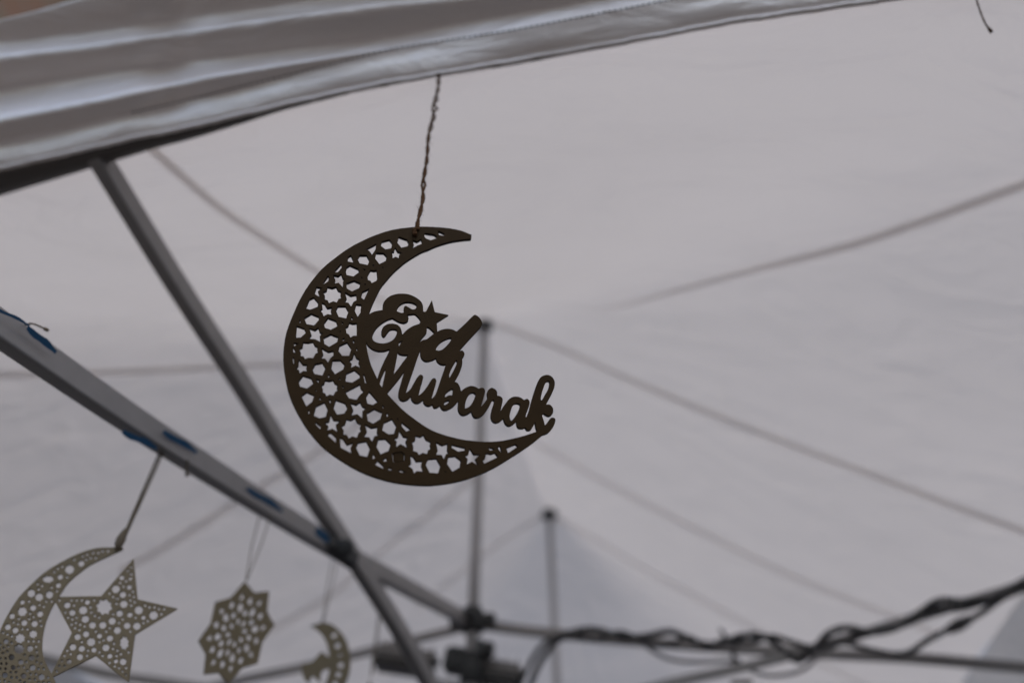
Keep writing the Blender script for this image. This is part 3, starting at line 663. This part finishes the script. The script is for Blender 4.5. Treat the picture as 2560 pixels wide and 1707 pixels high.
M_H = [smooth_loop(S(T6, q), 4) for q in (
 t2((1580, 855, 1), (1567, 960), (1530, 1122, 1), (1500, 1085), (1512, 1010), (1550, 915)),
 [(503, 682, 1), (500, 640), (530, 550), (570, 475), (605, 425), (613, 450), (590, 520), (550, 600)],
 [(435, 975, 1), (440, 930), (490, 880), (545, 850), (552, 890), (540, 945, 1), (490, 948)],
 [(425, 1090), (425, 1055), (460, 1030), (495, 1025), (490, 1052), (455, 1080)],
 [(735, 1145, 1), (740, 1070), (770, 980), (810, 920), (860, 905), (893, 930), (885, 970), (850, 1050), (800, 1115)],
 [(1405, 1260), (1425, 1170), (1460, 1090), (1510, 1068), (1555, 1080), (1560, 1120), (1520, 1210), (1460, 1300), (1425, 1325)],
 [(1872, 1000), (1890, 910), (1920, 820), (1950, 750), (1990, 732), (2008, 760), (1990, 840), (1940, 930), (1890, 1015)])]
cut('word', pl, smooth_loop(M_OUT, 5), M_H, .0036, M['wood'], moon, push=.00006, edge=M['edge'])['label'] = 'cut out word Mubarak'
# its twine: down from the hem, over the top of the crescent and through the first opening
hk_front = pl.mw @ Vector((*pl.to(1035, 590), .0016))
hk_top = pl.mw @ Vector((*pl.to(1043, 566), -.001))
twine('string', top, hk_top, 'jute', moon, r=.0019, turns=7, n=220)
twine('string', hk_top, hk_front, 'jute', moon, r=.0021, turns=2, n=14, spread=.2)
lathe('knot', top - Zv * .006, Zv, [(.0016, -.004), (.0034, -.001), (.0038, .002), (.003, .005), (.0014, .008)], M['jute'], moon, 10)
for s_ in (-1, 1):
    sweep('string', [top + Vector((0, 0, -.002)), top + U * .004 * s_ + Vector((0, -.003, .006)), top + U * .006 * s_ + Vector((0, -.004, .013))], circ(.0011, 7), M['jute'], moon)
# loose fibres
vs = []; fs = []
for i in range(150):
    t = random.random(); p = top.lerp(hk_top, t); d = Vector((random.gauss(0, 1), random.gauss(0, 1), random.gauss(0, .6))).normalized()
    q = p + d * random.uniform(.003, .010); mid = (p + q) / 2 + Vector((random.gauss(0, .001), 0, random.gauss(0, .001))); sdv = Vector((.00013, 0, .00006)); k = len(vs)
    vs += [p - sdv, p + sdv, mid + sdv, mid - sdv, q]; fs += [(k, k + 1, k + 2, k + 3), (k + 3, k + 2, k + 4)]
tag(link('fibres', pymesh('fibres', vs, fs), M['jute'], moon), kind='stuff')

# ---- smaller ornaments hung from the scissor bar
def blob(cx, cy, rx, ry=None, k=9, ph=0):
    # openings are cut as little eight-pointed stars and hexagons, as in the photo's lattice
    ry = (ry or rx) * 1.18; rx = rx * 1.18; ph = (cx * .37 + cy * .21) % 6.28
    if rx > 38:
        return [(cx + rx * f * math.cos(math.pi * i / 8 + ph), cy + ry * f * math.sin(math.pi * i / 8 + ph)) for i in range(16) for f in (1 if i % 2 else .76,)]
    return [(cx + rx * math.cos(2 * math.pi * i / 6 + ph), cy + ry * math.sin(2 * math.pi * i / 6 + ph)) for i in range(6)]
def hung(barx, bary, tipx, tipy):
    """point on the bar, and the point straight below it that the photo shows at tipx, tipy"""
    a = at(barx, bary, dB(barx)); c = Vector((0, 0, CAMZ)); d = at(tipx, tipy, 1) - c
    k = a.y / d.y; return a, Vector((a.x, a.y, (c + d * k).z))
W2 = M['wood2']
# crescent with star
a, b = hung(407, 1122, 303, 1366)
o1 = empty('crescent_star_ornament', a, 'light brown fretwork crescent holding a five-pointed star, lower left corner', 'ornament', 'fretwork ornaments hanging from the frame bar')
p1 = Plate(b, (.25, -1, -.05))
def Q(pts): return [(p[0] / 4.272, 1340 + p[1] / 4.272) + tuple(p[2:]) for p in pts]
oc = Q([(1310, 118, 1), (1180, 118), (1050, 122), (880, 165), (700, 248), (500, 365), (350, 495), (200, 650), (90, 820), (0, 1000), (-70, 1250), (-90, 1550), (-40, 1850), (90, 2150), (320, 2400), (650, 2560), (1000, 2560), (1250, 2440, 1), (1000, 2400), (760, 2250), (600, 2000), (580, 1750), (600, 1600), (560, 1490), (500, 1380), (462, 1290), (445, 1180), (455, 1050), (490, 900), (545, 770), (600, 680), (650, 600), (720, 500), (830, 400), (950, 310), (1100, 235), (1310, 140, 1)])
ch = [(740, 350, 48), (865, 288, 33), (510, 455, 58, 36), (330, 605, 42), (415, 645, 42), (525, 620, 40), (235, 700, 24), (235, 800, 48), (350, 760, 33), (425, 825, 33), (125, 850, 28), (255, 920, 33), (365, 930, 35), (80, 965, 33), (160, 1000, 33), (350, 1040, 42), (210, 1085, 50), (200, 1200, 52), (318, 1195, 33), (335, 1295, 30), (120, 1290, 30), (345, 1400, 30), (220, 1340, 26), (440, 1500, 32), (50, 1480, 28), (250, 1490, 28), (140, 1400, 24), (640, 430, 28), (620, 520, 26), (60, 1120, 26), (340, 1600, 30), (150, 1620, 34), (480, 1700, 30), (280, 1750, 36), (100, 1850, 32), (400, 1900, 34), (300, 2080, 36), (520, 2120, 30)]
ocs = smooth_loop(oc, 3); och = [Q(blob(*(h[:3] + ((h[3],) if len(h) > 3 else (None,))))) for h in ch]
def inside(p, poly):
    c = False; n = len(poly)
    for i in range(n):
        (x1, y1), (x2, y2) = poly[i][:2], poly[i - 1][:2]
        if (y1 > p[1]) != (y2 > p[1]) and p[0] < (x2 - x1) * (p[1] - y1) / (y2 - y1) + x1: c = not c
    return c
def dist(p, poly):
    P = np.array([q[:2] for q in poly]); D = np.roll(P, -1, axis=0) - P; t = np.clip(((p - P) * D).sum(1) / ((D * D).sum(1) + 1e-9), 0, 1)
    return float(np.min(np.linalg.norm(P + D * t[:, None] - p, axis=1)))
def lattice(poly, taken, step=13.0, r=4.9, inset=8.5, seed=1):
    """small five-pointed openings between the larger ones"""
    out = []; P = np.array([q[:2] for q in poly]); (x0, y0), (x1, y1) = P.min(0), P.max(0); j = 0; y = y0
    tk = [(np.mean([q[0] for q in h]), np.mean([q[1] for q in h]), max(math.hypot(q[0] - np.mean([a[0] for a in h]), q[1] - np.mean([a[1] for a in h])) for q in h)) for h in taken]
    while y < y1:
        x = x0 + (step / 2 if j % 2 else 0)
        while x < x1:
            p = np.array([x, y])
            if inside(p, poly) and dist(p, poly) > inset and all(math.hypot(x - a, y - b) > c + r + 1.6 for a, b, c in tk):
                out.append([(x + rr * math.cos(R(36 * k + j * 20)), y + rr * math.sin(R(36 * k + j * 20))) for k in range(10) for rr in (r if k % 2 else r * .55,)])
                tk.append((x, y, r))
            x += step / 3
        y += step / 3; j += 1
    return out
so = Q([(1425, 235), (1468, 670), (1895, 770), (1440, 1045), (1372, 1560), (1020, 1272), (520, 1520), (765, 1030), (560, 645), (1080, 636)])
shh = [(1110, 750, 78), (1235, 560, 42), (1310, 620, 34), (1320, 720, 40), (1275, 820, 36), (1195, 900, 38), (1095, 945, 38), (985, 945, 36), (908, 880, 40), (885, 785, 44), (930, 700, 26), (715, 732, 32), (770, 812, 34), (1480, 785, 44), (1638, 840, 46), (1385, 835, 26), (1355, 950, 36), (1460, 955, 40), (1250, 1000, 38), (1060, 1060, 26), (1170, 1085, 34), (915, 1040, 34), (825, 1070, 34), (970, 1125, 44), (775, 1180, 36), (870, 1195, 32), (1000, 1210, 26), (850, 1285, 34), (735, 1335, 26), (1128, 1185, 38), (1325, 1135, 44, 68), (1170, 1275, 26), (1235, 1330, 22), (1312, 1335, 36), (1300, 440, 24), (1380, 540, 24), (1530, 865, 22), (1390, 450, 18)]
sh2 = [Q(blob(*(h[:3] + ((h[3],) if len(h) > 3 else (None,))))) for h in shh]
cut('crescent', p1, ocs, och + lattice(ocs, och), .003, W2, o1)
cut('star', p1, so, sh2 + lattice(so, sh2, inset=8), .0028, W2, o1, push=.0001)
def loopstring(o, a, b, m='jute2', gap=.006, r=.0012):
    for s in (-1, 1):
        sweep('string', [a + Vector((s * gap, 0, .002)), a.lerp(b, .5) + Vector((s * gap * .8, 0, 0)), b.lerp(a, .04) + Vector((s * .001, 0, 0)), b], circ(r, 8), M[m], o)
loopstring(o1, a, b, gap=.0025, r=.0016)
kn = lathe('knot', b + Vector((0, -.004, -.006)), Zv, [(.002, 0), (.005, .006), (.006, .014), (.0045, .022), (.002, .030)], M['jute2'], o1, 10)

# eight-pointed medallion, turned partly edge-on
a, b = hung(667, 1272, 612, 1452)
o2 = empty('medallion_ornament', a, 'light brown fretwork eight-pointed medallion, between the crescent with the star and the small crescent', 'ornament', 'fretwork ornaments hanging from the frame bar')
p2 = Plate(b, (.72, -.70, 0))
Cn = np.array([460 + 620 / 4.704, 1400 + 850 / 4.704]); e1 = np.array([95, -600]) / 4.704; e3 = np.array([445, -90]) / 4.704
def A2(r, deg): return tuple(Cn + e1 * r * math.cos(R(deg)) + e3 * r * math.sin(R(deg)))
oo = []
for i in range(8): oo += [A2(1.0, 45 * i), A2(.80, 45 * i + 22.5)]
hh = []
for i in range(8):
    hh.append([A2(.13, 45 * i), A2(.24, 45 * i + 14), A2(.30, 45 * i), A2(.24, 45 * i - 14)])
    hh.append([A2(.31, 45 * i + 22.5), A2(.40, 45 * i + 33), A2(.48, 45 * i + 22.5), A2(.40, 45 * i + 12)])
    hh.append([A2(.40, 45 * i + 4), A2(.52, 45 * i + 9), A2(.60, 45 * i), A2(.52, 45 * i - 9), A2(.40, 45 * i - 4)])
    hh.append([A2(.55, 45 * i + 22.5), A2(.62, 45 * i + 30), A2(.72, 45 * i + 22.5), A2(.62, 45 * i + 15)])
    hh.append([A2(.66, 45 * i + 6), A2(.80, 45 * i), A2(.66, 45 * i - 6)])
cut('medallion', p2, oo, hh, .003, W2, o2)
loopstring(o2, a, b, gap=.010, r=.0010)

# small crescent
a, b = hung(841, 1380, 808, 1560)
o3 = empty('small_crescent_ornament', a, 'small light brown crescent with a cut-out shape inside, between the medallion and the lamp', 'ornament', 'fretwork ornaments hanging from the frame bar')
p3 = Plate(b, (-.35, -1, 0))
def Z(pts): return [(460 + p[0] / 4.704, 1400 + p[1] / 4.704) + tuple(p[2:]) for p in pts]
oc = Z([(1480, 775, 1), (1600, 735), (1720, 745), (1830, 830), (1910, 960), (1948, 1150), (1935, 1320), (1870, 1480), (1740, 1610), (1580, 1670), (1400, 1640, 1), (1520, 1590), (1640, 1480), (1700, 1330), (1712, 1180), (1690, 1020), (1640, 900), (1560, 820)])
ch = [(1760, 880, 30), (1800, 1000, 34), (1830, 1110, 26), (1840, 1230, 36), (1810, 1340, 30), (1770, 1450, 34), (1650, 1560, 28)]
cut('crescent', p3, smooth_loop(oc, 3), [Z(blob(*h)) for h in ch], .003, W2, o3)
cut('motif', p3, smooth_loop(Z([(1380, 1215, 1), (1500, 1190), (1560, 1130), (1620, 1075), (1680, 1120), (1760, 1160), (1760, 1260), (1640, 1280), (1600, 1345), (1600, 1430), (1540, 1380), (1490, 1362), (1450, 1440), (1395, 1350)]), 3), [], .0027, W2, o3, push=.0002)
loopstring(o3, a, b, gap=.006, r=.0010)

# a fourth one hangs almost wholly below the lamp
a, b = hung(962, 1444, 930, 1690)
o4 = empty('star_ornament', a, 'little fretwork star on pale twine, hanging behind the left end of the lamp', 'ornament', 'fretwork ornaments hanging from the frame bar')
p4 = Plate(b, (.1, -1, 0))
cc = (924, 1745)
so = []
for i in range(5):
    for rr, off in ((46, 0), (19, 36)):
        an = R(-90 + 72 * i + off); so.append((cc[0] + rr * math.cos(an), cc[1] + rr * math.sin(an) * 1.05))
cut('star', p4, so, [blob(cc[0], cc[1], 8)], .003, W2, o4)
loopstring(o4, a, b, gap=.003, r=.0012)

# ---- blue tape strips stuck along the bar, and stubs of old twine
def tape(p0, p1, w0, label, dz=.0):
    n = 8; vs = []; fs = []
    ce = Vector((0, 0, CAMZ))
    for i in range(n + 1):
        t = i / n; x = p0[0] + (p1[0] - p0[0]) * t; y = p0[1] + (p1[1] - p0[1]) * t + 2.2 * math.sin(t * 7)
        d = dB(x) - .022 + dz; p = at(x, y, d); n_ = Vector((.48, .88)).normalized() if False else None
        ww = w0 * (.55 + .45 * math.sin(math.pi * min(1, max(0, t * 1.1 - .02)))) * (1 + .15 * math.sin(t * 11))
        up = at(x + 4.8, y - 8.8, d) - at(x, y, d); up.normalize()
        q = p + up * ww / 2; r_ = p - up * ww / 2
        back = (p - ce).normalized() * .0016
        vs += [q, r_, r_ + back, q + back]
    for i in range(n):
        for k in range(4): fs.append((i * 4 + k, i * 4 + (k + 1) % 4, i * 4 + 4 + (k + 1) % 4, i * 4 + 4 + k))
    fs += [(0, 1, 2, 3), tuple(4 * n + k for k in (3, 2, 1, 0))]
    o = link('tape_strip', pymesh('tape_strip', vs, fs), M['bluetape'])
    tag(o, label, 'tape', 'blue tape on the frame bar')
tape((-20, 764), (74, 814), .004, 'thin blue tape edge on the frame bar at the left border')
tape((68, 818), (140, 880), .009, 'blue tape strip on the frame bar near the left border, beside a twine stub')
tape((306, 1078), (392, 1120), .010, 'blue tape strip under the frame bar, left of the first hanging ornament string')
tape((408, 1078), (492, 1130), .010, 'blue tape strip on the upper edge of the frame bar above the first ornament string')
tape((618, 1220), (706, 1276), .011, 'blue tape strip on the frame bar above the medallion ornament')
tape((790, 1322), (822, 1352), .018, 'short blue tape piece where the two frame bars cross', -.05)
def stub(px, d, r, label, m='jute2'):
    pts = [at(p[0], p[1], d) for p in cr(px, 5)]; n = len(pts)
    o = sweep('twine_stub', pts, circ(r, 8), M[m], None, scale=[1 + (1.0 if i >= n - 3 else 0) + .15 * math.sin(i * 2) for i in range(n)])
    tag(o, label, 'twine', 'loose ends of twine')
stub([(62, 812), (80, 809), (100, 816), (120, 826)], .82, .0011, 'pale twine stub sticking out beside the blue tape on the frame bar')
stub([(470, 1150), (466, 1172), (468, 1190)], 1.03, .0014, 'tiny twine stub under the frame bar between the ornament strings')
hy = interp(EDGE, 2436)
stub([(2436, hy + 2), (2440, 0 - 6), (2452, 32), (2464, 60), (2480, 82)], 1.0 / vz(2450, 20)[2] * .93, .0010, 'dark loose twine end hanging from the cloth edge in the top right corner', 'jute')
